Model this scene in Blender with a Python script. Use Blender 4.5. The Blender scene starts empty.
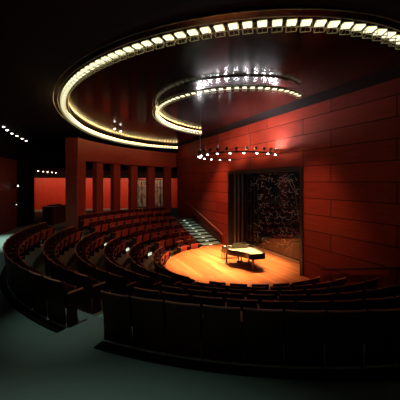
import bpy, math, random
from mathutils import Vector, Matrix
random.seed(7)
PI = math.pi
R = math.radians
S = bpy.context.scene
COL = S.collection

# ---------------------------------------------------------------- camera, world, exposure
# world: x runs along the timber stage wall, y away from it into the hall, z = 0 on the upper walkway
cam = bpy.data.objects.new('camera', bpy.data.cameras.new('camera'))
COL.objects.link(cam)
cam.location = (-6.84, 7.07, 2.28)
cam.rotation_euler = (R(90), 0, R(-115.74))
cam.data.lens = 25.2
cam.data.sensor_width = 36
cam.data.shift_y = -0.045
cam.data.clip_start = 0.05
S.camera = cam
S.view_settings.view_transform = 'Standard'
S.view_settings.look = 'None'
S.view_settings.gamma = 1
S.view_settings.use_curve_mapping = False
S.view_settings.exposure = 0.0
w = bpy.data.worlds.new('world'); S.world = w
w.use_nodes = True
w.node_tree.nodes['Background'].inputs[0].default_value = (0.5, 0.6, 0.6, 1)
w.node_tree.nodes['Background'].inputs[1].default_value = 0.004
S.cycles.use_denoising = True
S.cycles.max_bounces = 6
S.cycles.sample_clamp_indirect = 3

def aim(o, to):
    d = Vector(to) - o.location
    o.rotation_euler = d.to_track_quat('-Z', 'Y').to_euler()

def spot(name, loc, to, energy, color, angle=60, blend=0.6, radius=0.03):
    l = bpy.data.lights.new(name, 'SPOT')
    l.energy = energy; l.color = color; l.spot_size = R(angle); l.spot_blend = blend
    l.shadow_soft_size = radius
    o = bpy.data.objects.new(name, l); COL.objects.link(o)
    o.location = loc; aim(o, to)
    return o

CC = (2.2, 1.0)                  # centre of the seating arcs
WARM = (1.0, 0.62, 0.3)
HANG = (2.5, 0.9, 3.31)         # centre of the small hanging ring
# stage lamps on the hanging ring
for k in range(6):
    a = R(-10 + 42 * k)
    spot('stage_spot', (HANG[0] + 1.5 * math.cos(a), HANG[1] + 1.5 * math.sin(a), 3.24),
         (2.7 + 0.55 * math.cos(a), 1.3 + 0.55 * math.sin(a), -0.82), 1300, WARM, 72, 1.0, 0.04)
# lamps of the hanging ring turned to the timber wall
for (u, z, e) in ((0.8, 4.1, 190), (2.2, 4.1, 330), (3.7, 4.0, 330), (5.4, 3.7, 80)):
    spot('wall_lamp_or_fill_spot', (u * 0.6 + 0.9, 1.9, 3.22), (u, 0, z), e, (1.0, 0.5, 0.25), 70, 1.0, 0.04)
# added low wash along both ends of the stage wall, no fixtures
spot('wall_lamp_or_fill_spot', (5.2, 1.5, 4.5), (5.1, 0, 0.0), 700, (1.0, 0.4, 0.2), 70, 1.0, 0.05)
spot('wall_lamp_or_fill_spot', (-0.6, 1.7, 4.5), (-0.3, 0, -0.2), 380, (1.0, 0.4, 0.2), 62, 1.0, 0.05)
# spots under the foyer ceiling that light the red back wall
for t in (0.04, 0.2, 0.36, 0.52, 0.68, 0.84, 0.97):
    x = 19.96 + (16.98 - 19.96) * t; y = 9.69 + (-1.09 - 9.69) * t
    spot('foyer_spot', (x - 2.2, y + 0.6, 2.95), (x, y, 1.5), 130, (1.0, 0.42, 0.24), 120, 1.0, 0.04)
spot('seat_fill_spot', (2.6, 2.6, 4.5), (6.6, 4.9, -0.3), 220, (1.0, 0.5, 0.35), 60, 1.0, 0.05)  # added fill that brightens the far seats, no fixture
# added warm fill for the colonnade and the far rows, no fixtures
for (x, y, tx, ty, e) in ((2.6, 3.6, 7.6, 6.6, 130), (4.4, 2.4, 9.8, 4.3, 150), (6.2, 1.2, 11.5, 2.0, 110)):
    spot('colonnade_fill_spot', (x, y, 4.3), (tx, ty, 2.2), e, (1.0, 0.45, 0.28), 75, 1.0, 0.05)
spot('seat_fill_spot', (2.0, 5.2, 4.6), (2.6, 6.0, -0.3), 60, (1.0, 0.62, 0.4), 95, 1.0, 0.05)  # added soft fill over the left seats, no fixture
spot('stair_fill_spot', (6.6, 1.6, 4.6), (7.0, 0.7, -0.3), 200, (0.8, 1.0, 0.9), 45, 1.0, 0.05)  # added cool fill over the wall stairs, no fixture
spot('walkway_fill_spot', (-1.9, 7.3, 4.6), (-1.7, 6.9, -0.1), 110, (0.75, 1.0, 0.88), 34, 1.0, 0.05)  # added pool of light on the walkway, no fixture
# added fill over the walkway, spots without fixtures
for (u, v, e) in ((-6.3, 8.2, 600), (2.6, 9.9, 60), (6.0, 9.0, 1500)):
    spot('walkway_fill_spot', (u, v, 4.6), (u, v, 0), e, (0.75, 1.0, 0.88), 85 if e < 1000 else 48, 1.0, 0.05)

# ---------------------------------------------------------------- materials
def mat(name, color, rough=0.6, metallic=0.0, spec=0.5, emit=None, estr=0.0):
    m = bpy.data.materials.new(name); m.use_nodes = True
    b = m.node_tree.nodes['Principled BSDF']
    b.inputs['Base Color'].default_value = (*color, 1)
    b.inputs['Roughness'].default_value = rough
    b.inputs['Metallic'].default_value = metallic
    b.inputs['Specular IOR Level'].default_value = spec
    if emit:
        b.inputs['Emission Color'].default_value = (*emit, 1)
        b.inputs['Emission Strength'].default_value = estr
    return m

def noisy(name, c1, c2, scale, rough=0.8, stretch=(1, 1, 1), detail=4, spec=0.5, bump=0.0):
    m = mat(name, c1, rough, spec=spec)
    nt = m.node_tree; N = nt.nodes; L = nt.links
    b = N['Principled BSDF']
    tc = N.new('ShaderNodeTexCoord'); mp = N.new('ShaderNodeMapping'); mp.inputs['Scale'].default_value = stretch
    n = N.new('ShaderNodeTexNoise'); n.inputs['Scale'].default_value = scale; n.inputs['Detail'].default_value = detail
    r = N.new('ShaderNodeValToRGB')
    r.color_ramp.elements[0].position = 0.35; r.color_ramp.elements[1].position = 0.65
    r.color_ramp.elements[0].color = (*c1, 1); r.color_ramp.elements[1].color = (*c2, 1)
    L.new(tc.outputs['Object'], mp.inputs[0]); L.new(mp.outputs[0], n.inputs['Vector'])
    L.new(n.outputs['Fac'], r.inputs[0]); L.new(r.outputs[0], b.inputs['Base Color'])
    if bump:
        bp = N.new('ShaderNodeBump'); bp.inputs['Strength'].default_value = bump; bp.inputs['Distance'].default_value = 0.01
        L.new(n.outputs['Fac'], bp.inputs['Height']); L.new(bp.outputs[0], b.inputs['Normal'])
    return m

def planks(name, c1, c2, cm, bw, rh, mortar, rough, axes='XZ', zoff=0.0, grain=0.5, spec=0.5, offset=0.37):
    """courses of boards with dark joints and a fine grain along the boards"""
    m = mat(name, c1, rough, spec=spec)
    nt = m.node_tree; N = nt.nodes; L = nt.links
    b = N['Principled BSDF']
    tc = N.new('ShaderNodeTexCoord'); sp = N.new('ShaderNodeSeparateXYZ'); cb = N.new('ShaderNodeCombineXYZ')
    ad = N.new('ShaderNodeMath'); ad.operation = 'ADD'; ad.inputs[1].default_value = zoff
    L.new(tc.outputs['Object'], sp.inputs[0])
    L.new(sp.outputs[axes[0]], cb.inputs[0]); L.new(sp.outputs[axes[1]], ad.inputs[0]); L.new(ad.outputs[0], cb.inputs[1])
    br = N.new('ShaderNodeTexBrick'); br.inputs['Scale'].default_value = 1
    br.inputs['Brick Width'].default_value = bw; br.inputs['Row Height'].default_value = rh
    br.inputs['Mortar Size'].default_value = mortar; br.inputs['Mortar Smooth'].default_value = 0.2
    br.inputs['Color1'].default_value = (*c1, 1); br.inputs['Color2'].default_value = (*c2, 1); br.inputs['Mortar'].default_value = (*cm, 1)
    br.offset = offset
    L.new(cb.outputs[0], br.inputs['Vector'])
    mp = N.new('ShaderNodeMapping'); mp.inputs['Scale'].default_value = (0.9, 26, 1)
    n = N.new('ShaderNodeTexNoise'); n.inputs['Scale'].default_value = 1.5; n.inputs['Detail'].default_value = 5
    L.new(cb.outputs[0], mp.inputs[0]); L.new(mp.outputs[0], n.inputs['Vector'])
    r = N.new('ShaderNodeValToRGB')
    r.color_ramp.elements[0].position = 0.3; r.color_ramp.elements[1].position = 0.7
    r.color_ramp.elements[0].color = (1 - grain,) * 3 + (1,); r.color_ramp.elements[1].color = (1, 1, 1, 1)
    L.new(n.outputs['Fac'], r.inputs[0])
    mx = N.new('ShaderNodeMix'); mx.data_type = 'RGBA'; mx.blend_type = 'MULTIPLY'; mx.inputs['Factor'].default_value = 1
    L.new(br.outputs['Color'], mx.inputs['A']); L.new(r.outputs[0], mx.inputs['B'])
    L.new(mx.outputs['Result'], b.inputs['Base Color'])
    return m

M = {}
M['wall_wood'] = planks('timber cladding', (0.32, 0.042, 0.026), (0.23, 0.029, 0.018), (0.03, 0.004, 0.003), 2.9, 0.517, 0.014, 0.6, 'XZ', -2.28 + 5.17, 0.4, spec=0.2)
M['col_wood'] = noisy('timber column', (0.26, 0.04, 0.022), (0.2, 0.03, 0.016), 2, 0.5, (1, 1, 12))
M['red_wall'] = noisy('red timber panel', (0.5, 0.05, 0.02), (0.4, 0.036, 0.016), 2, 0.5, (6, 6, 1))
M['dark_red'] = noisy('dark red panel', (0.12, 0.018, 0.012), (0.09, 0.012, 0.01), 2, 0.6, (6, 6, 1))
M['stage_wood'] = planks('stage boards', (0.8, 0.29, 0.1), (0.46, 0.12, 0.035), (0.25, 0.07, 0.02), 2.3, 0.13, 0.004, 0.32, 'XY', 3, 0.4, offset=0.41)
M['carpet'] = noisy('grey green carpet', (0.17, 0.235, 0.21), (0.22, 0.29, 0.265), 160, 0.95, detail=6, spec=0.1, bump=0.4)
M['tier_carpet'] = noisy('brown tier floor', (0.24, 0.17, 0.11), (0.18, 0.13, 0.085), 60, 0.9, detail=6, spec=0.1)
M['tread'] = noisy('pale stair tread', (0.3, 0.48, 0.42), (0.2, 0.36, 0.31), 20, 0.8)
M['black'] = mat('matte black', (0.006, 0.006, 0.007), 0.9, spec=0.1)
M['ceil'] = mat('black ceiling', (0.008, 0.007, 0.008), 0.85, spec=0.1)
M['gloss'] = mat('glossy black ceiling', (0.005, 0.0045, 0.005), 0.14, spec=0.3)
M['frame'] = mat('black frame', (0.01, 0.009, 0.009), 0.3)
M['shell'] = noisy('dark stained plywood', (0.06, 0.009, 0.006), (0.045, 0.007, 0.005), 3, 0.5, (1, 1, 10), spec=0.3)
M['edge'] = noisy('lighter wood edge', (0.5, 0.18, 0.11), (0.4, 0.13, 0.08), 5, 0.45, (1, 6, 1))
M['cloth'] = noisy('burgundy upholstery', (0.25, 0.018, 0.015), (0.18, 0.013, 0.011), 90, 0.9, spec=0.1)
M['dark_cloth'] = noisy('near black upholstery', (0.05, 0.01, 0.01), (0.035, 0.008, 0.008), 90, 0.9, spec=0.1)
M['pan'] = noisy('red seat plywood', (0.5, 0.07, 0.035), (0.4, 0.05, 0.026), 4, 0.5, (8, 1, 1))
M['metal'] = mat('dull metal', (0.4, 0.4, 0.38), 0.35, 1.0)
M['dkmetal'] = mat('dark metal', (0.05, 0.05, 0.05), 0.4, 1.0)
M['ring_metal'] = mat('ring metal', (0.55, 0.55, 0.36), 0.4, 0.6)
M['lacquer'] = mat('black piano lacquer', (0.008, 0.008, 0.009), 0.12, spec=0.6)
M['gold'] = mat('gilt iron frame', (0.85, 0.7, 0.4), 0.5)
M['ivory'] = mat('ivory keys', (0.8, 0.78, 0.7), 0.35)
M['leather'] = mat('black leather', (0.02, 0.018, 0.017), 0.45)
M['white'] = mat('white paint', (0.7, 0.7, 0.66), 0.5)
M['paper'] = mat('paper', (0.85, 0.83, 0.75), 0.7)
M['twig'] = mat('pale bare twigs', (0.42, 0.4, 0.38), 0.8)
M['lamp'] = mat('lamp glow', (0.9, 0.9, 0.8), 0.5, emit=(1.0, 0.93, 0.6), estr=1.5)
M['amber'] = mat('amber reflection glow', (0.9, 0.6, 0.3), 0.5, emit=(1.0, 0.62, 0.22), estr=26)
M['upwhite'] = mat('uplight glow', (0.9, 0.9, 0.9), 0.5, emit=(1.0, 0.93, 0.95), estr=620)
M['dot'] = mat('small lamp glow', (0.9, 0.9, 0.8), 0.5, emit=(1.0, 0.93, 0.8), estr=9)
M['hanglamp'] = mat('hanging lamp glow', (0.9, 0.9, 0.9), 0.5, emit=(1.0, 0.93, 0.88), estr=14)
M['steplight'] = mat('step light glow', (0.9, 0.9, 0.8), 0.5, emit=(0.85, 1.0, 0.75), estr=0.9)
M['doorglow'] = noisy('lit room behind door', (0.03, 0.03, 0.03), (0.26, 0.28, 0.25), 3, 0.5, (3, 3, 0.8))
M['led_green'] = mat('green bulb', (0.1, 0.8, 0.2), 0.5, emit=(0.1, 0.9, 0.25), estr=0.8)
M['led_red'] = mat('red bulb', (0.8, 0.1, 0.1), 0.5, emit=(1, 0.15, 0.1), estr=0.8)
M['led_white'] = mat('white bulb', (0.8, 0.8, 0.8), 0.5, emit=(1, 0.95, 0.9), estr=1.2)
g = bpy.data.materials.new('window glass'); g.use_nodes = True
nt = g.node_tree; nt.nodes.clear()
o_ = nt.nodes.new('ShaderNodeOutputMaterial'); mx_ = nt.nodes.new('ShaderNodeMixShader'); mx_.inputs[0].default_value = 0.06
t_ = nt.nodes.new('ShaderNodeBsdfTransparent'); g_ = nt.nodes.new('ShaderNodeBsdfGlossy'); g_.inputs['Roughness'].default_value = 0.03
nt.links.new(t_.outputs[0], mx_.inputs[1]); nt.links.new(g_.outputs[0], mx_.inputs[2]); nt.links.new(mx_.outputs[0], o_.inputs[0])
M['glass'] = g

# ---------------------------------------------------------------- mesh helpers
class MB:
    def __init__(s): s.v = []; s.f = []
    def add(s, vs, fs, mtx=None):
        n = len(s.v)
        s.v += [tuple(mtx @ Vector(p)) if mtx else tuple(p) for p in vs]
        s.f += [tuple(i + n for i in f) for f in fs]
        return s
    def box(s, x0, x1, y0, y1, z0, z1, mtx=None, bev=0.0):
        if bev:
            b = bev
            vs = []
            def ringz(z, i):
                return [(x0 + i, y0 + b + 0 * i, z), (x0 + b, y0 + i, z), (x1 - b, y0 + i, z), (x1 - i, y0 + b, z),
                        (x1 - i, y1 - b, z), (x1 - b, y1 - i, z), (x0 + b, y1 - i, z), (x0 + i, y1 - b, z)]
            for z, i in ((z0, b * 0.7), (z0 + b, 0), (z1 - b, 0), (z1, b * 0.7)): vs += ringz(z, i)
            fs = [tuple(reversed(range(8))), tuple(range(24, 32))]
            for k in range(3):
                for j in range(8):
                    a = k * 8 + j; c = k * 8 + (j + 1) % 8
                    fs.append((a, c, c + 8, a + 8))
            return s.add(vs, fs, mtx)
        vs = [(x0, y0, z0), (x1, y0, z0), (x1, y1, z0), (x0, y1, z0), (x0, y0, z1), (x1, y0, z1), (x1, y1, z1), (x0, y1, z1)]
        return s.add(vs, [(3, 2, 1, 0), (4, 5, 6, 7), (0, 1, 5, 4), (1, 2, 6, 5), (2, 3, 7, 6), (3, 0, 4, 7)], mtx)
    def prism(s, pts, z0, z1, mtx=None):
        n = len(pts)
        vs = [(p[0], p[1], z0) for p in pts] + [(p[0], p[1], z1) for p in pts]
        fs = [tuple(reversed(range(n))), tuple(range(n, 2 * n))] + [(i, (i + 1) % n, (i + 1) % n + n, i + n) for i in range(n)]
        return s.add(vs, fs, mtx)
    def strip(s, secs, closed=False):
        """secs: list of cross sections (each the same number of points), skinned and capped"""
        m = len(secs[0]); n = len(s.v)
        for q in secs: s.v += [tuple(p) for p in q]
        k = len(secs)
        for i in range(k if closed else k - 1):
            for j in range(m):
                a = n + i * m + j; b = n + i * m + (j + 1) % m
                c = n + ((i + 1) % k) * m + (j + 1) % m; d = n + ((i + 1) % k) * m + j
                s.f.append((a, d, c, b))
        if not closed:
            s.f.append(tuple(n + j for j in range(m))); s.f.append(tuple(n + (k - 1) * m + j for j in reversed(range(m))))
        return s
    def tube(s, pts, r, m=8, closed=False):
        secs = []; P = [Vector(p) for p in pts]
        for i, p in enumerate(P):
            a = P[i - 1] if (i > 0 or closed) else P[i]; b = P[(i + 1) % len(P)] if (i < len(P) - 1 or closed) else P[i]
            t = (b - a).normalized() if (b - a).length > 1e-6 else Vector((0, 0, 1))
            up = Vector((0, 0, 1)) if abs(t.z) < 0.95 else Vector((1, 0, 0))
            x = t.cross(up).normalized(); y = x.cross(t)
            rr = r[i] if isinstance(r, (list, tuple)) else r
            secs.append([p + x * math.cos(2 * PI * j / m) * rr + y * math.sin(2 * PI * j / m) * rr for j in range(m)])
        return s.strip(secs, closed)
    def lathe(s, prof, c=(0, 0, 0), m=16):
        secs = [[(c[0] + r * math.cos(2 * PI * j / m), c[1] + r * math.sin(2 * PI * j / m), c[2] + z) for j in range(m)] for r, z in prof]
        return s.strip(secs)
    def arcband(s, c, r0, r1, z0, z1, a0, a1, n=48):
        secs = []
        for i in range(n + 1):
            a = R(a0 + (a1 - a0) * i / n)
            ra = r0(a) if callable(r0) else r0; rb = r1(a) if callable(r1) else r1
            ca, sa = math.cos(a), math.sin(a)
            secs.append([(c[0] + ra * ca, c[1] + ra * sa, z0), (c[0] + rb * ca, c[1] + rb * sa, z0),
                         (c[0] + rb * ca, c[1] + rb * sa, z1), (c[0] + ra * ca, c[1] + ra * sa, z1)])
        return s.strip(secs)
    def mesh(s, name, m, smooth=False):
        me = bpy.data.meshes.new(name)
        me.from_pydata([tuple(p) for p in s.v], [], s.f)
        if smooth:
            me.shade_smooth()
            me.set_sharp_from_angle(angle=R(40))
        me.materials.append(M[m] if isinstance(m, str) else m)
        import bmesh
        bm = bmesh.new(); bm.from_mesh(me); bmesh.ops.recalc_face_normals(bm, faces=bm.faces); bm.to_mesh(me); bm.free()
        me.update()
        return me
    def build(s, name, m, parent=None, smooth=False, loc=None, rotz=None):
        o = bpy.data.objects.new(name, s.mesh(name, m, smooth)); COL.objects.link(o)
        if parent: o.parent = parent
        if loc: o.location = loc
        if rotz is not None: o.rotation_euler.z = rotz
        return o

def tag(o, label=None, cat=None, group=None, kind=None):
    if label: o['label'] = label
    if cat: o['category'] = cat
    if group: o['group'] = group
    if kind: o['kind'] = kind
    return o

def empty(name, loc, rz=0, label=None, cat=None, group=None):
    o = bpy.data.objects.new(name, None); COL.objects.link(o)
    o.empty_display_size = 0.1
    o.location = loc; o.rotation_euler.z = rz
    return tag(o, label, cat, group)

def put(name, me, parent, loc=None, rz=None):
    o = bpy.data.objects.new(name, me); COL.objects.link(o); o.parent = parent
    if loc: o.location = loc
    if rz is not None: o.rotation_euler.z = rz
    return o

def struct(o): o['kind'] = 'structure'; return o
def at(c, r, deg, z=0): return (c[0] + r * math.cos(R(deg)), c[1] + r * math.sin(R(deg)), z)

# ---------------------------------------------------------------- floors
PITCH = 0.83; RISE = 0.24; R1 = 7.42
RAD = [R1 - PITCH * i for i in range(6)]
STAGE_Z = -0.82
def clip(c, r):            # largest radius that stays in front of the stage wall
    def f(a):
        s = math.sin(a)
        return min(r(a) if callable(r) else r, (c[1] + 0.0) / -s) if s < -1e-6 else (r(a) if callable(r) else r)
    return f
def outer(a):
    d = math.degrees(a)
    if d < 42: return 26
    if d < 75: return 26 - (26 - 10.8) * (d - 42) / 33
    if d < 100: return 10.8
    return 13.0
fl = MB().arcband(CC, R1 - 0.55, clip(CC, outer), -0.25, 0.0, -2.2, 187.5, 96)
struct(fl.build('floor', 'carpet'))
for i in range(1, 6):
    ri = RAD[i] - (0.55 if i < 5 else 1.2); z = -RISE * i
    a0 = -math.degrees(math.asin(1.0 / RAD[i])) * 0.97
    t = MB().arcband(CC, ri, clip(CC, RAD[i] + PITCH - 0.55), z - 0.25, z, a0, 180 - a0, 72)
    struct(t.build('floor', 'tier_carpet'))
# stage platform: D shaped, running into the window recess
pts = []
for k in range(49):
    a = R(-8 + (188 + 8) * k / 48)
    pts.append((CC[0] + 2.84 * math.cos(a), max(0.02, CC[1] + 2.84 * math.sin(a))))
pts = [p for p in pts if not (p[0] > 4.9 and p[1] < 1.25)]
pts = [(-0.52, 0.0), (5.32, 0.0), (5.32, 1.12)] + pts
st = MB().prism(pts, -1.2, STAGE_Z)
st.box(0.0, 4.65, -0.97, 0.0, -1.2, STAGE_Z)
struct(st.build('stage_platform', 'stage_wood'))

# ---------------------------------------------------------------- walls
TOP = 4.73
W = MB()
W.box(-11, 0, -0.4, 0, -1.4, TOP).box(4.65, 11.45, -0.4, 0, -1.4, TOP).box(0, 4.65, -0.4, 0, 2.75, TOP)
struct(W.build('wall_stage', 'wall_wood'))
# recess lining
Lb = MB()
Lb.box(4.65, 4.8, -1.15, -0.4, -1.2, 3.0).box(-0.15, 0, -1.15, -0.4, -1.2, 3.0).box(-0.15, 4.8, -1.15, -0.4, 2.75, 3.0)
struct(Lb.build('trim_1', 'frame'))
# black frame round the opening, proud of the timber
F = MB()
F.box(-0.02, 0.1, -0.3, 0.05, STAGE_Z, 2.77).box(4.57, 4.67, -0.3, 0.05, STAGE_Z, 2.77).box(0.1, 4.57, -0.3, 0.05, 2.66, 2.77)
struct(F.build('trim_2', 'frame'))
# far end wall past the stairs, left wall, rear wall
def wallpoly(pts, z0, z1, th=0.15):
    mb = MB()
    P = [Vector((p[0], p[1])) for p in pts]; ns = []
    for i in range(len(P)):
        a = P[max(0, i - 1)]; b = P[min(len(P) - 1, i + 1)]; d = (b - a).normalized(); ns.append(Vector((-d.y, d.x)))
    secs = []
    for p, n in zip(P, ns):
        q = p + n * th
        secs.append([(p.x, p.y, z0), (q.x, q.y, z0), (q.x, q.y, z1), (p.x, p.y, z1)])
    return mb.strip(secs)
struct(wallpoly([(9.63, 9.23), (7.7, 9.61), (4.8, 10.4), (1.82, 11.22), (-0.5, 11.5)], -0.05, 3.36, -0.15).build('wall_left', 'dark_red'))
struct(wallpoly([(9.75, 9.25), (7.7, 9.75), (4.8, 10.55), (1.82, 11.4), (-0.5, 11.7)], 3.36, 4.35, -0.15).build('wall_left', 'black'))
struct(wallpoly([(-0.5, 11.5), (-5, 11.2), (-8.6, 9), (-10.3, 5), (-10.6, 0)], -0.05, TOP, -0.15).build('wall_rear', 'black'))
struct(MB().prism([(9.8, 9.2), (11.2, 8.6), (11.5, 9.3), (10.0, 9.95)], -0.05, 4.35).build('wall_pier', 'black'))
# foyer back wall: red timber to just above eye level, black over it
fb = [(16.3, -3.4), (16.98, -1.09), (19.96, 9.69), (20.6, 12)]
struct(wallpoly(fb, -0.05, 2.62, -0.15).build('wall_foyer', 'red_wall'))
struct(wallpoly([(p[0] + 0.05, p[1]) for p in fb], 2.62, TOP, -0.15).build('wall_foyer', 'black'))
struct(MB().box(11.8, 17, -3.5, -3.3, -0.05, 3.1).build('wall_foyer_side', 'black'))
# low foyer ceiling
struct(MB().prism([(12.7, -0.4), (13.2, 4.2), (11.6, 8.6), (11.4, 12), (21, 12), (17.5, -3.4), (12.7, -3.4)], 3.08, 3.2).build('ceiling', 'ceil'))

# ---------------------------------------------------------------- ceiling
RC = (2.4, -0.4)
def big_r(a):
    t = min(max(a, R(7)), R(158)) - PI / 2
    return 7.4977 + 0.5083 * t + 0.9932 * t**2 - 0.6169 * t**3 - 0.6392 * t**4
IC = (1.5, 1.63)
def in_r(a):
    t = min(max(a, R(-6)), R(182)) - PI / 2
    return 2.8366 + 0.3076 * t + 0.2454 * t**2 - 0.1933 * t**3 - 0.0491 * t**4
struct(MB().box(-12, 22, -3.4, 13, TOP + 0.03, TOP + 0.15).build('ceiling', 'ceil'))
gp = [(RC[0] + (big_r(R(d)) - 0.1) * math.cos(R(d)), max(0.75, RC[1] + (big_r(R(d)) - 0.1) * math.sin(R(d)))) for d in range(8, 173, 3)]
struct(MB().prism(gp, TOP - 0.005, TOP + 0.03).build('ceiling', 'gloss'))
struct(MB().box(-11, 12.4, -0.4, 0.8, TOP - 0.0, TOP + 0.03).build('trim_3', 'black'))

# ---------------------------------------------------------------- light rings in the ceiling
def lamp_meshes():
    h = 0.062; k = 0.027
    p = MB()
    z = 0.0
    vs = [(-h, -h, z), (h, -h, z), (h, h, z), (-h, h, z), (-k, -k, z), (k, -k, z), (k, k, z), (-k, k, z)]
    vs += [(a, b, 0.02) for a, b, _ in vs]
    fs = []
    for a, b in ((0, 1), (1, 2), (2, 3), (3, 0)):
        fs += [(a, b, b + 4, a + 4), (a + 8, a + 12, b + 12, b + 8), (a, a + 8, b + 8, b), (a + 4, b + 4, b + 12, a + 12)]
    p.add(vs, fs)
    b = MB()
    q = 0.07
    b.box(-0.072, 0.072, -0.072, 0.072, 0.022, 0.034)
    b.tube([(-q, -q, -0.075), (q, -q, -0.075), (q, q, -0.075), (-q, q, -0.075)], 0.006, 5, True)
    for sx in (-q, q):
        for sy in (-q, q): b.tube([(sx, sy, -0.075), (sx * 0.95, sy * 0.95, 0.03)], 0.003, 5)
    b.tube([(-q, 0, -0.075), (0, 0, 0.0), (q, 0, -0.075)], 0.003, 5)
    return p, b
LP, LB = lamp_meshes()
me_panel = LP.mesh('lamp', 'lamp'); me_bracket = LB.mesh('lamp_bracket', 'ring_metal')

me_up = MB().box(-0.025, 0.025, -0.035, 0.035, 0, 0.02).mesh('amber_reflection_source', 'amber')  # emitters added only for their amber reflection in the glossy ceiling
def light_ring(c, rf, z, a0, a1, step, label, rails, amber, size=1.0):
    root = empty('ceiling_light_ring', (c[0], c[1], z), 0, label, 'light ring')
    n = 160
    def curve(off, dz): return [((rf(R(a0 + (a1 - a0) * i / n)) + off) * math.cos(R(a0 + (a1 - a0) * i / n)),
                                 (rf(R(a0 + (a1 - a0) * i / n)) + off) * math.sin(R(a0 + (a1 - a0) * i / n)), dz) for i in range(n + 1)]
    for off, dz in rails: MB().tube(curve(off, dz), 0.008, 6).build('rail', 'ring_metal', root)
    MB().tube(curve(0, 0.05), 0.022, 6).build('track', 'dkmetal', root)
    for k in range(0, n + 1, 10):
        p = curve(0, 0.06)[k]
        MB().tube([p, (p[0], p[1], TOP - z - 0.01)], 0.006, 6).build('hanger', 'dkmetal', root)
    # even spacing along the curve
    pos = []; L = 0; last = None; nxt = step / 2
    for i in range(4001):
        a = R(a0 + (a1 - a0) * i / 4000); p = Vector((rf(a) * math.cos(a), rf(a) * math.sin(a), 0))
        if last is not None:
            L += (p - last).length
            if L >= nxt: pos.append((p, a)); nxt += step
        last = p
    cp = Vector((cam.location.x - c[0], cam.location.y - c[1], 0))
    pos.sort(key=lambda q: (q[0] - cp).length)
    rest = MB()
    for i, (p, a) in enumerate(pos):
        if i < 100:
            l = put('lamp', me_panel, root, p, a); l.scale = (size, size, size)
            put('lamp_bracket', me_bracket, l)
        else:
            rest.add(LP.v, LP.f, Matrix.Translation(p) @ Matrix.Rotation(a, 4, 'Z') @ Matrix.Scale(size, 4))
    if rest.v: rest.build('lamp', 'lamp', root)['kind'] = 'stuff'
    up = [q for q in pos if a0 <= math.degrees(q[1]) <= amber][:100]
    for p, a in up: put('amber_reflection_source', me_up, root, (p[0], p[1], 0.09), a)
    return root
light_ring(RC, big_r, 2.28 + 2.18, 6, 172, 0.2, 'wide ring of small cream square lamps under the ceiling, the largest ring', [(-0.13, 0.03), (0.13, 0.03), (0.24, 0.06)], 96)
light_ring(IC, in_r, 2.28 + 2.26, -6, 182, 0.19, 'middle-sized ring of cream lamps under the ceiling inside the widest one', [(-0.13, 0.03), (0.13, 0.03)], 75, 0.7)

# small ring hanging over the stage
hr = empty('hanging_lamp_ring', HANG, 0, 'small ring of bright lamps hung on thin cables over the piano', 'light ring')
HRr = 1.55
arc = [(HRr * math.cos(R(d)), HRr * math.sin(R(d)), 0) for d in range(-24, 216, 4)]
MB().tube(arc, 0.028, 8).build('ring_tube', 'dkmetal', hr)
cyc = (-20, 30, 80, 120, 160, 208)
for d in cyc:
    p = (HRr * math.cos(R(d)), HRr * math.sin(R(d)))
    MB().tube([(p[0], p[1], 0.02), (p[0], p[1], TOP - HANG[2] - 0.01)], 0.006, 6).build('cable', 'dkmetal', hr)
for k in range(14):
    d = -20 + k * 17.4
    p = (HRr * math.cos(R(d)), HRr * math.sin(R(d)), 0)
    l = put('lamp', MB().lathe([(0.0, -0.02), (0.03, -0.015), (0.034, 0.0), (0.03, 0.015), (0.0, 0.03)], m=10).mesh('lamp', 'hanglamp', True), hr, (p[0], p[1], -0.045))
    put('lamp_clip', MB().tube([(0, 0, 0.03), (0, 0, 0.06)], 0.02, 8).mesh('lamp_clip', 'dkmetal'), l)

for k in range(13):
    d = 57 + k * 12.5
    p = (HRr * math.cos(R(d)), HRr * math.sin(R(d)), 0.035)
    u_ = put('uplight', MB().lathe([(0.0, 0.1), (0.05, 0.1), (0.05, 0.135), (0.0, 0.14)], m=10).mesh('uplight', 'upwhite', True), hr, p)
    put('uplight_cup', MB().lathe([(0.012, -0.02), (0.02, 0.04), (0.056, 0.085), (0.056, 0.135)], m=10).mesh('uplight_cup', 'dkmetal', True), u_)

# downlights over the walkway and in the foyer
dm = MB().lathe([(0.0, -0.055), (0.03, -0.045), (0.05, -0.02), (0.055, 0.0), (0.0, 0.01)], m=12).mesh('lens', 'dot')
hm = MB().lathe([(0.062, -0.004), (0.08, -0.004), (0.08, 0.04), (0.062, 0.04)], m=12).mesh('housing', 'dkmetal')
dl = [(7.99, 9.5), (8.86, 9.5), (9.86, 9.46), (10.64, 9.35), (11.63, 9.24), (12.51, 9.14)]
names = ['nearest', 'second nearest', 'third nearest', 'third farthest', 'second farthest', 'farthest']
for (u, v), nm in zip(dl, names):
    e = empty('downlight', (u, v, TOP - 0.01), 0, 'white downlight in black ceiling at far left, %s of its six' % nm, 'downlight', 'row of ceiling downlights at far left')
    put('lens', dm, e); put('housing', hm, e)
for (u, v), nm in zip([(15.6, 8.75), (16.5, 8.5), (17.3, 8.26), (18.1, 8.0), (18.9, 7.75)], ['nearest', 'second', 'middle', 'fourth', 'farthest']):
    e = empty('downlight', (u, v, 3.06), 0, 'tiny downlight above the red foyer wall, %s of its five' % nm, 'downlight', 'foyer downlights')
    put('lens', dm, e).scale = (0.8, 0.8, 1); put('housing', hm, e).scale = (0.8, 0.8, 1)
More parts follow.
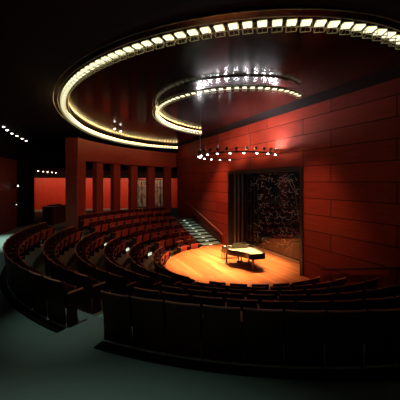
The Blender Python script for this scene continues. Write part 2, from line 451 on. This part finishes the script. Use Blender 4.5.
# small lamps on the left wall panel
for (x, y, z, lb) in ((9.2, 9.2, 2.08, 'bright small wall lamp on the dark red panel at far left'), (9.0, 9.24, 1.2, 'dim lower wall lamp on the dark red panel at far left')):
    e = empty('wall_lamp', (x, y, z), R(168), lb, 'wall lamp')
    MB().box(-0.06, 0.06, -0.05, 0.06, -0.08, 0.08, bev=0.01).build('housing', 'dkmetal', e)
    MB().lathe([(0, -0.03), (0.028, -0.015), (0.028, 0.015), (0, 0.03)], (0, 0.085, 0), 10).build('bulb', 'dot' if z > 2 else 'steplight', e)
# two small ceiling spots inside the wide ring
for i, (u, v) in enumerate(((5.6, 5.15), (6.15, 4.8))):
    e = empty('ceiling_spotlight', (u, v, TOP - 0.005), 0, 'white ceiling spotlight inside the wide light ring, %s one of a pair' % ('nearer' if i == 0 else 'farther'), 'spotlight', 'pair of ceiling spotlights')
    put('housing', MB().lathe([(0.05, 0), (0.05, -0.1), (0.035, -0.12)], m=10).mesh('housing', 'dkmetal'), e)
    put('lens', MB().lathe([(0, -0.05), (0.05, -0.02), (0.0, 0.01)], (0, 0, -0.14), 10).mesh('lens', 'dot'), e)

# ---------------------------------------------------------------- colonnade
KC = (2.285, -1.628); KR = 9.8
colang = [57.2, 46.5, 38.1, 29.7, 21.3, 13.35]
places = ['wide column at the left end of the red colonnade', 'second column from the left end of the red colonnade', 'third column from the left end of the red colonnade',
          'fourth column of the red colonnade, left of the glazed doors', 'fifth column of the red colonnade, between the two glazed door gaps', 'sixth column of the red colonnade, nearest the stage wall']
for d, lb in zip(colang, places):
    p = at(KC, KR, d)
    wd = 0.36 if d == 57.2 else 0.27
    dp = 0.3 if d == 57.2 else 0.14
    e = empty('column', p, R(d), 'square timber ' + lb, 'column', 'columns of the colonnade')
    MB().box(-dp, dp, -wd, wd, 0.0, 3.33, bev=0.012).build('shaft', 'col_wood', e)
    MB().box(-dp - 0.02, dp + 0.02, -wd - 0.02, wd + 0.02, 0.0, 0.12).build('plinth', 'shell', e)
struct(MB().arcband(KC, KR - 0.3, KR + 0.3, 3.33, 4.32, 59.3, 9.8, 40).build('trim_4', 'col_wood'))
# glazed doors seen in two gaps of the colonnade, set in the foyer back wall
def glazed(px_dir, n):
    d = Vector(px_dir)
    base = d
    r = empty('door_%d' % n, (d.x, d.y, 0), R(-15.5)); r['kind'] = 'structure'
    fr = MB(); fr.box(-0.04, 0.04, -0.6, -0.52, 0, 2.55).box(-0.04, 0.04, 0.52, 0.6, 0, 2.55).box(-0.04, 0.04, -0.03, 0.03, 0, 2.55).box(-0.04, 0.04, -0.6, 0.6, 2.45, 2.55).box(-0.04, 0.04, -0.6, 0.6, 0, 0.12).box(-0.04, 0.04, -0.6, 0.6, 1.75, 1.8)
    fr.build('door_frame', 'frame', r)
    for s in (-1, 1):
        MB().box(0.0, 0.03, 0.03 if s > 0 else -0.52, 0.52 if s > 0 else -0.03, 0.12, 2.45).build('pane', 'doorglow', r)
        MB().tube([(-0.09, s * 0.08, 0.9), (-0.09, s * 0.08, 1.2)], 0.015, 8).build('door_handle', 'metal', r)
glazed((17.48, 1.0), 1)
glazed((17.03, -0.55), 2)

# ---------------------------------------------------------------- window in the stage recess
win = struct(empty('window_1', (0, 0, 0)))
MB().box(0, 4.65, -0.97, -0.9, STAGE_Z, STAGE_Z + 0.1).build('window_sill', 'metal', win)
fr = MB(); fr.box(0, 0.06, -0.97, -0.9, STAGE_Z, 2.75).box(4.5, 4.65, -0.97, -0.88, STAGE_Z, 2.75).box(0, 4.65, -0.97, -0.9, 2.65, 2.75)
fr.build('window_frame', 'frame', win)
MB().box(0.06, 4.5, -0.945, -0.935, STAGE_Z + 0.1, 2.65).build('pane', 'glass', win)
# three polished uprights by the left jamb
for i, x in enumerate(((4.5, -0.72), (4.5, -0.5), (4.5, -0.3))):
    tag(MB().box(x[0], x[0] + 0.05, x[1], x[1] + 0.07, STAGE_Z, 2.7).build('steel_upright', 'metal'), 'dark polished steel upright at the left side of the window recess, %s of three' % ['rightmost', 'middle', 'leftmost'][i], 'upright', 'uprights beside the window')
struct(MB().box(-1.0, 5.6, -2.6, -2.5, -1.4, 3.4).build('wall_outside', 'black'))
struct(MB().box(-1.0, 5.6, -2.6, -1.15, 3.1, 3.2).box(-1.1, -1.0, -2.6, -1.1, -1.4, 3.2).box(5.6, 5.7, -2.6, -1.1, -1.4, 3.2).box(-1, 5.6, -2.6, -1.15, -1.4, -1.25).build('wall_outside', 'black'))
tw = MB()
def twig(p, d, L, r, depth):
    pts = [Vector(p)]; n = 5
    for i in range(n):
        d = (d + Vector((random.gauss(0, .28), random.gauss(0, .08), random.gauss(0, .28)))).normalized()
        q = pts[-1] + d * L / n
        q.y = min(max(q.y, -2.3), -1.15); q.x = min(max(q.x, -0.8), 5.4); q.z = min(max(q.z, -1.2), 2.9)
        pts.append(q)
        if depth > 0 and random.random() < 0.75:
            twig(q, (d + Vector((random.gauss(0, .9), random.gauss(0, .2), random.gauss(0, .9)))).normalized(), L * random.uniform(.45, .75), r * .7, depth - 1)
    tw.tube(pts, [r * (1 - .7 * i / n) for i in range(n + 1)], 4)
for k in range(3):
    twig((0.8 + k * 1.2, random.uniform(-2.0, -1.5), -1.2), Vector((random.uniform(-.4, .4), 0, 1)), 2.6, 0.009, 2)
for k in range(300):                       # short curling twigs, thicker towards the top
    c = Vector((random.uniform(0.0, 5.3), random.uniform(-2.0, -1.25), 2.75 - 3.6 * random.random() ** 1.4))
    a = random.uniform(0, 2 * PI); rr = random.uniform(0.04, 0.2); sw = random.uniform(1.0, 3.6); st_ = random.uniform(0.4, 1.0)
    tw.tube([c + Vector((rr * math.cos(a + sw * q / 8), 0.05 * q / 8, st_ * rr * math.sin(a + sw * q / 8) + 0.02 * q / 8)) for q in range(9)], 0.0065, 4)
tag(tw.build('bare_branches', 'twig'), 'tangle of pale bare branches behind the black stage window', 'branches', kind='stuff')
spot('branch_fill_spot', (4.6, -1.35, 2.9), (2.6, -1.7, 0.8), 45, (0.9, 0.95, 1.0), 140, 1.0, 0.05)  # added unseen fill that lights the branches behind the window
spot('branch_fill_spot', (0.6, -1.35, 2.9), (2.4, -1.7, 0.8), 22, (0.9, 0.95, 1.0), 140, 1.0, 0.05)
sl = empty('fairy_light_string', (0.75, -1.06, 2.0), 0, 'string of small coloured lights hanging behind the right side of the window', 'string lights')
cv = [(0.05 * math.sin(k * 0.9) + 0.03 * k / 4, 0.02 * math.cos(k), -k * 0.105) for k in range(24)]
MB().tube(cv, 0.005, 5).build('wire', 'black', sl)
for k, p in enumerate(cv):
    c = 'led_green' if k < 8 and k % 3 != 2 else ('led_white' if k % 2 else 'led_red')
    put('bulb', MB().lathe([(0, -0.02), (0.018, 0), (0, 0.02)], m=8).mesh('bulb', c), sl, (p[0], p[1] + 0.02, p[2]))

# ---------------------------------------------------------------- stairs and rails on the stage wall
stair = empty('wall_staircase', (5.3, 0, -1.2), 0, 'pale staircase climbing from the stage along the timber wall, far side', 'stairs')
NS = 9
for k in range(NS):
    x0 = 0.02 + k * 0.42; zt = 0.44 + (1.2 - 0.44) * k / (NS - 1)
    s_ = MB().box(x0, x0 + 0.42 if k < NS - 1 else x0 + 0.6, 0.02, 1.05, -0.24 if k > 3 else 0, zt - 0.03).build('step', 'shell', stair)
    MB().box(x0 - 0.02, x0 + 0.42 if k < NS - 1 else x0 + 0.6, 0.0, 1.07, zt - 0.03, zt, bev=0.008).build('tread', 'tread', s_)
    MB().box(x0 - 0.035, x0 - 0.022, 0.55, 0.72, zt - 0.035, zt - 0.005).build('step_light', 'steplight', s_)
rail = empty('handrail', (5.0, 0, 0), 0, 'timber handrail sloping up the stage wall beside the pale staircase', 'handrail')
MB().tube([(0.1, 0.09, -0.3), (0.5, 0.09, -0.15), (4.4, 0.09, 0.95), (4.9, 0.09, 0.98)], 0.028, 8).build('grip', 'edge', rail)
for x, z in ((0.7, -0.1), (2.0, 0.27), (3.2, 0.6), (4.3, 0.92)):
    MB().tube([(x, 0.0, z - 0.06), (x, 0.09, z - 0.06), (x, 0.09, z)], 0.012, 6).build('bracket', 'dkmetal', rail)
struct(MB().add([(5.3, 0, -0.82), (5.3, 0.05, -0.82), (8.9, 0.05, 0.0), (8.9, 0, 0.0), (5.3, 0, -0.5), (5.3, 0.05, -0.5), (8.9, 0.05, 0.32), (8.9, 0, 0.32)],
                [(0, 1, 2, 3), (4, 7, 6, 5), (0, 4, 5, 1), (1, 5, 6, 2), (2, 6, 7, 3), (3, 7, 4, 0)]).build('trim_5', 'shell'))
r2 = empty('handrail', (-0.6, 0, 0), 0, 'dark handrail rising along the stage wall to the right of the window', 'handrail')
MB().tube([(-0.2, 0.09, -0.35), (-0.7, 0.09, -0.22), (-4.6, 0.09, 0.98), (-5.2, 0.09, 1.0)], 0.034, 8).build('grip', 'shell', r2)
for x, z in ((-0.9, -0.2), (-2.2, 0.2), (-3.4, 0.57), (-4.4, 0.88)):
    MB().tube([(x, 0.0, z - 0.08), (x, 0.09, z - 0.08), (x, 0.09, z)], 0.014, 6).build('bracket', 'dkmetal', r2)

# aisle steps between the banks
BA = [None, 54.8, 52.5, 49.0, 43.0, 36.5]          # centre angle of the far aisle for each row
AA = [128.0, 126.0, 126.0, 126.0, 126.0, 126.0]
def aisle(label, angs, width, lights):
    root = empty('aisle_steps', (CC[0], CC[1], -1.2), 0, label, 'stairs')
    for i in range(1, 6):
        r = RAD[i] + PITCH - 0.55; d = angs[i]
        m = Matrix.Rotation(R(d), 4, 'Z')
        s_ = MB().box(r - 0.3, r - 0.004, -width / 2, width / 2, 1.2 - RISE * i, 1.2 - RISE * i + 0.12, m).build('step', 'tread', root)
        if lights: MB().box(r - 0.315, r - 0.302, -width * 0.4, width * 0.4, 1.2 - RISE * i + 0.01, 1.2 - RISE * i + 0.11, m).build('step_light', 'steplight', s_)
    return root
aisle('lit aisle steps between the left seats and the far seats', BA, 0.62, True)
aisle('unlit aisle steps between the left seats and the near seats', AA, 0.5, False)

# ---------------------------------------------------------------- theatre seats
def curved(x0, x1, zs, th, sag, n=6):
    """panel curved in plan; zs = [(z, y)] up the back"""
    mb = MB(); secs = []
    for i in range(n + 1):
        t = -1 + 2 * i / n; x = x0 + (x1 - x0) * i / n; dy = sag * t * t
        sec = [(x, y + dy, z) for z, y in zs] + [(x, y + dy + th, z) for z, y in reversed(zs)]
        secs.append(sec)
    return mb.strip(secs)
SW = 0.229
me_back = curved(-SW, SW, [(0.04, 0.03), (0.45, 0.0), (0.735, -0.05)], 0.022, 0.02).mesh('backrest', 'shell', True)
me_cap = curved(-SW - 0.002, SW + 0.002, [(0.735, -0.054), (0.75, -0.056)], 0.03, 0.02).mesh('top_rail', 'edge', True)
me_cush = curved(-0.205, 0.205, [(0.3, 0.035), (0.48, 0.02), (0.7, -0.02)], 0.05, 0.015).mesh('back_cushion', 'dark_cloth', True)
sm = MB().box(-0.2, 0.2, -0.045, 0.045, 0.0, 0.36, Matrix.Translation((0, 0.17, 0.24)) @ Matrix.Rotation(R(-8), 4, 'X'), bev=0.03)
me_seat = sm.mesh('seat', 'dark_cloth', True)
me_pan = MB().box(-0.203, 0.203, 0.045, 0.06, 0.0, 0.34, Matrix.Translation((0, 0.17, 0.24)) @ Matrix.Rotation(R(-8), 4, 'X')).mesh('seat_pan', 'pan')
def arm(x): return MB().box(x - 0.02, x + 0.02, 0.08, 0.36, 0.51, 0.54, bev=0.01)
def side(x):
    m = Matrix(((0, 0, 1, x - 0.014), (1, 0, 0, 0), (0, 1, 0, 0), (0, 0, 0, 1)))
    return MB().prism([(0.08, 0), (0.26, 0), (0.24, 0.2), (0.33, 0.51), (0.09, 0.51), (0.08, 0.2)], 0, 0.028, m)
XA = 0.249
me_armL = arm(-XA).mesh('armrest', 'edge', True); me_sideL = side(-XA).mesh('side_panel', 'shell')
me_armR = arm(XA).mesh('armrest', 'edge', True); me_sideR = side(XA).mesh('side_panel', 'shell')

def make_seat():
    root = empty('theatre_seat', (0, 0, 0))
    put('backrest', me_back, root); put('top_rail', me_cap, root)
    put('back_cushion', me_cush, root)
    s_ = put('seat', me_seat, root); put('seat_pan', me_pan, s_)
    put('armrest', me_armL, root); put('side_panel', me_sideL, root)
    return root
def children(o): return [c for c in bpy.data.objects if c.parent == o]
def tree(o): return (o, [tree(c) for c in children(o)])
def copy_tree(t, parent=None):
    c = t[0].copy(); COL.objects.link(c); c.parent = parent
    for ch in t[1]: copy_tree(ch, c)
    return c
ORD = ['first', 'second', 'third', 'fourth', 'fifth', 'sixth', 'seventh', 'eighth', 'ninth', 'tenth', 'eleventh', 'twelfth', 'thirteenth', 'fourteenth',
       'fifteenth', 'sixteenth', 'seventeenth', 'eighteenth', 'nineteenth', 'twentieth', '21st', '22nd', '23rd', '24th', '25th']
ROWN = ['topmost row', 'second row down', 'third row down', 'fourth row down', 'fifth row down', 'stage-side row']
proto = make_seat(); ptree = tree(proto); used = False
nseat = 0
def in_view(p):
    d = Vector((p[0], p[1], 0)) - Vector((cam.location.x, cam.location.y, 0))
    fx, fy = math.cos(R(-25.74)), math.sin(R(-25.74))
    Y = d.x * fx + d.y * fy; X = d.x * fy - d.y * fx
    return Y > 0.3 and abs(X / Y) < 0.80
def bank(i, a_from, a_to, name, where, look):
    """seats of row i between two angles, counted from a_from"""
    global used, nseat
    r = RAD[i]; L = abs(R(a_to - a_from)) * r
    n = int(L / (0.498 * (1 + 0.014 * i))); sgn = 1 if a_to > a_from else -1
    step = math.degrees(L / n / r)
    for k in range(n):
        d = a_from + sgn * step * (k + 0.5)
        p = at(CC, r, d, -RISE * i)
        if not in_view(p): continue
        if used: o = copy_tree(ptree)
        else: o = proto; used = True
        o.location = p; o.rotation_euler.z = R(d + 90)
        o['label'] = '%s in %s, %s, %s %s' % (look, name, ROWN[i], ORD[k], where)
        o['category'] = 'theatre seat'; o['group'] = 'theatre seats of the ' + name
        # local +x points along increasing angle
        if (sgn > 0 and k == n - 1) or (sgn < 0 and k == 0):
            put('armrest', me_armR, o); put('side_panel', me_sideR, o)
        nseat += 1
for i in range(6):
    r = RAD[i]
    f0 = math.degrees(math.asin((1.16 + 0.0 - 1.0) / r)) + 2.2
    hw = math.degrees(0.42 / r)
    if i == 0: b0, b1 = 48.0, 64.5
    elif i == 1: b0, b1 = BA[1] - hw, BA[1] + hw + 1.5
    else: b0, b1 = BA[i] - hw, BA[i] + hw
    a0, a1 = (124.8, 130.9) if i == 0 else (121.0, 130.3)
    e = 180 + math.degrees(math.asin(min(0.9, 0.62 / r)))
    bank(i, f0, b0, 'far bank', 'from wall stairs', 'red folding seat')
    bank(i, a0, b1, 'left bank', 'from near aisle', 'dark folding seat')
    bank(i, a1, e, 'near bank', 'from left aisle', 'dark-backed seat')
print('seats', nseat)

# black strip added as the seats' shadow along the foot of the top row
struct(MB().arcband(CC, 7.4, 7.56, 0.0, 0.02, 130.9, 187, 40).build('shadow_strip_near', 'black'))
struct(MB().arcband(CC, 7.4, 7.53, 0.0, 0.02, 64.5, 124.8, 40).build('shadow_strip_left', 'black'))
# ---------------------------------------------------------------- grand piano
pz = STAGE_Z
pno = empty('grand_piano', (2.52, 1.62, pz), R(169), 'black grand piano with open case and bright golden inside on the stage', 'piano')
# local: x from keyboard end (0) to tail (2.0); y = 0 bass side ... audience side is -y after rotation handled by outline
out = [(0.0, 0.0), (0.0, 1.28), (1.75, 1.2)]
pno.scale = (0.83, 0.92, 1.06)
case = []
N_ = 28
def bent(t):                 # audience side of the case
    x = 1.72 * t
    if t < 0.38: y = 0.0
    else:
        s = (t - 0.38) / 0.62
        y = 0.52 * (3 * s * s - 2 * s**3) + 0.06 * math.sin(PI * s)
    return (x, y)
aud = [bent(k / N_) for k in range(N_ + 1)]
tail = [(1.72 + 0.07 * math.sin(PI * k / 8), 0.52 + (1.18 - 0.52) * k / 8) for k in range(1, 9)]
outl = aud + tail + [(1.4, 1.28), (0.0, 1.28)]
def offset(pts, d):
    n = len(pts); o = []
    for i in range(n):
        a = Vector(pts[i - 1]); b = Vector(pts[(i + 1) % n]); t = (b - a).normalized()
        o.append((pts[i][0] - t.y * d, pts[i][1] + t.x * d))
    return o
inn = offset(outl, 0.05)
rim = MB(); n = len(outl)
rim.v = [(p[0], p[1], 0.42) for p in outl] + [(p[0], p[1], 0.6) for p in outl] + [(p[0], p[1], 0.6) for p in inn] + [(p[0], p[1], 0.42) for p in inn]
for i in range(n):
    j = (i + 1) % n
    for k in range(4): rim.f.append((k * n + i, k * n + j, ((k + 1) % 4) * n + j, ((k + 1) % 4) * n + i))
rim.build('case', 'lacquer', pno)
MB().prism(inn, 0.42, 0.44).build('bottom_board', 'lacquer', pno)
sbp = [p for p in inn if p[0] > 0.3]; x_ = 0.3
sbp = [(0.32, 0.06)] + [p for p in inn if p[0] > 0.33] + [(0.32, 1.22)]
MB().prism(sbp, 0.5, 0.53).build('iron_frame', 'gold', pno)
stg = MB()
for k in range(26):
    y = 0.1 + k * 0.042
    xe = 1.62 if y > 0.6 else 0.62 + 1.0 * y
    stg.box(0.42, xe, y, y + 0.006, 0.535, 0.54)
stg.build('strings', 'metal', pno)
MB().box(0.28, 0.33, 0.05, 1.23, 0.46, 0.64).build('fallboard', 'lacquer', pno)
kb = MB().box(-0.02, 0.05, 0.0, 1.28, 0.42, 0.47).build('key_slip', 'lacquer', pno)
MB().box(0.05, 0.28, 0.08, 1.2, 0.46, 0.6).build('keys', 'ivory', pno)
MB().box(0.4, 0.42, 0.35, 0.95, 0.6, 0.78, bev=0.004).build('music_desk', 'lacquer', pno)
for (x, y) in ((0.2, 0.14), (0.2, 1.14), (1.45, 0.8)):
    lg = MB().tube([(x, y, 0.42), (x, y, 0.33), (x, y, 0.06), (x, y, 0.035)], [0.065, 0.05, 0.032, 0.04], 10).build('leg', 'lacquer', pno, True)
    MB().lathe([(0.0, 0), (0.028, 0.005), (0.028, 0.035), (0, 0.04)], (x, y, 0), 10).build('caster', 'metal', lg)
ly = MB().box(0.42, 0.46, 0.56, 0.6, 0.1, 0.42).box(0.42, 0.46, 0.68, 0.72, 0.1, 0.42).box(0.38, 0.5, 0.52, 0.76, 0.06, 0.1)
ly.build('pedal_lyre', 'lacquer', pno)
bn = empty('piano_bench', (2.88, 1.05, pz), R(-11), 'low black leather piano bench beside the keyboard', 'bench')
MB().box(-0.16, 0.16, -0.32, 0.32, 0.27, 0.34, bev=0.02).build('seat', 'leather', bn)
for sx in (-1, 1):
    for sy in (-1, 1): MB().tube([(sx * 0.13, sy * 0.28, 0), (sx * 0.13, sy * 0.28, 0.28)], [0.014, 0.022], 8).build('leg', 'lacquer', bn)

# control desk at the back of the left aisle
cd = empty('control_desk', (10.6, 7.6, 0), R(150), 'dark control desk with a pale top at the back of the left aisle', 'desk')
MB().box(-0.6, 0.6, -0.3, 0.3, 0, 0.95, bev=0.01).build('cabinet', 'shell', cd)
MB().box(-0.64, 0.64, -0.34, 0.34, 0.95, 0.98).build('desk_top', 'metal', cd)
MB().box(-0.45, 0.3, -0.2, 0.15, 0.98, 1.04, bev=0.01).build('mixer', 'dkmetal', cd)
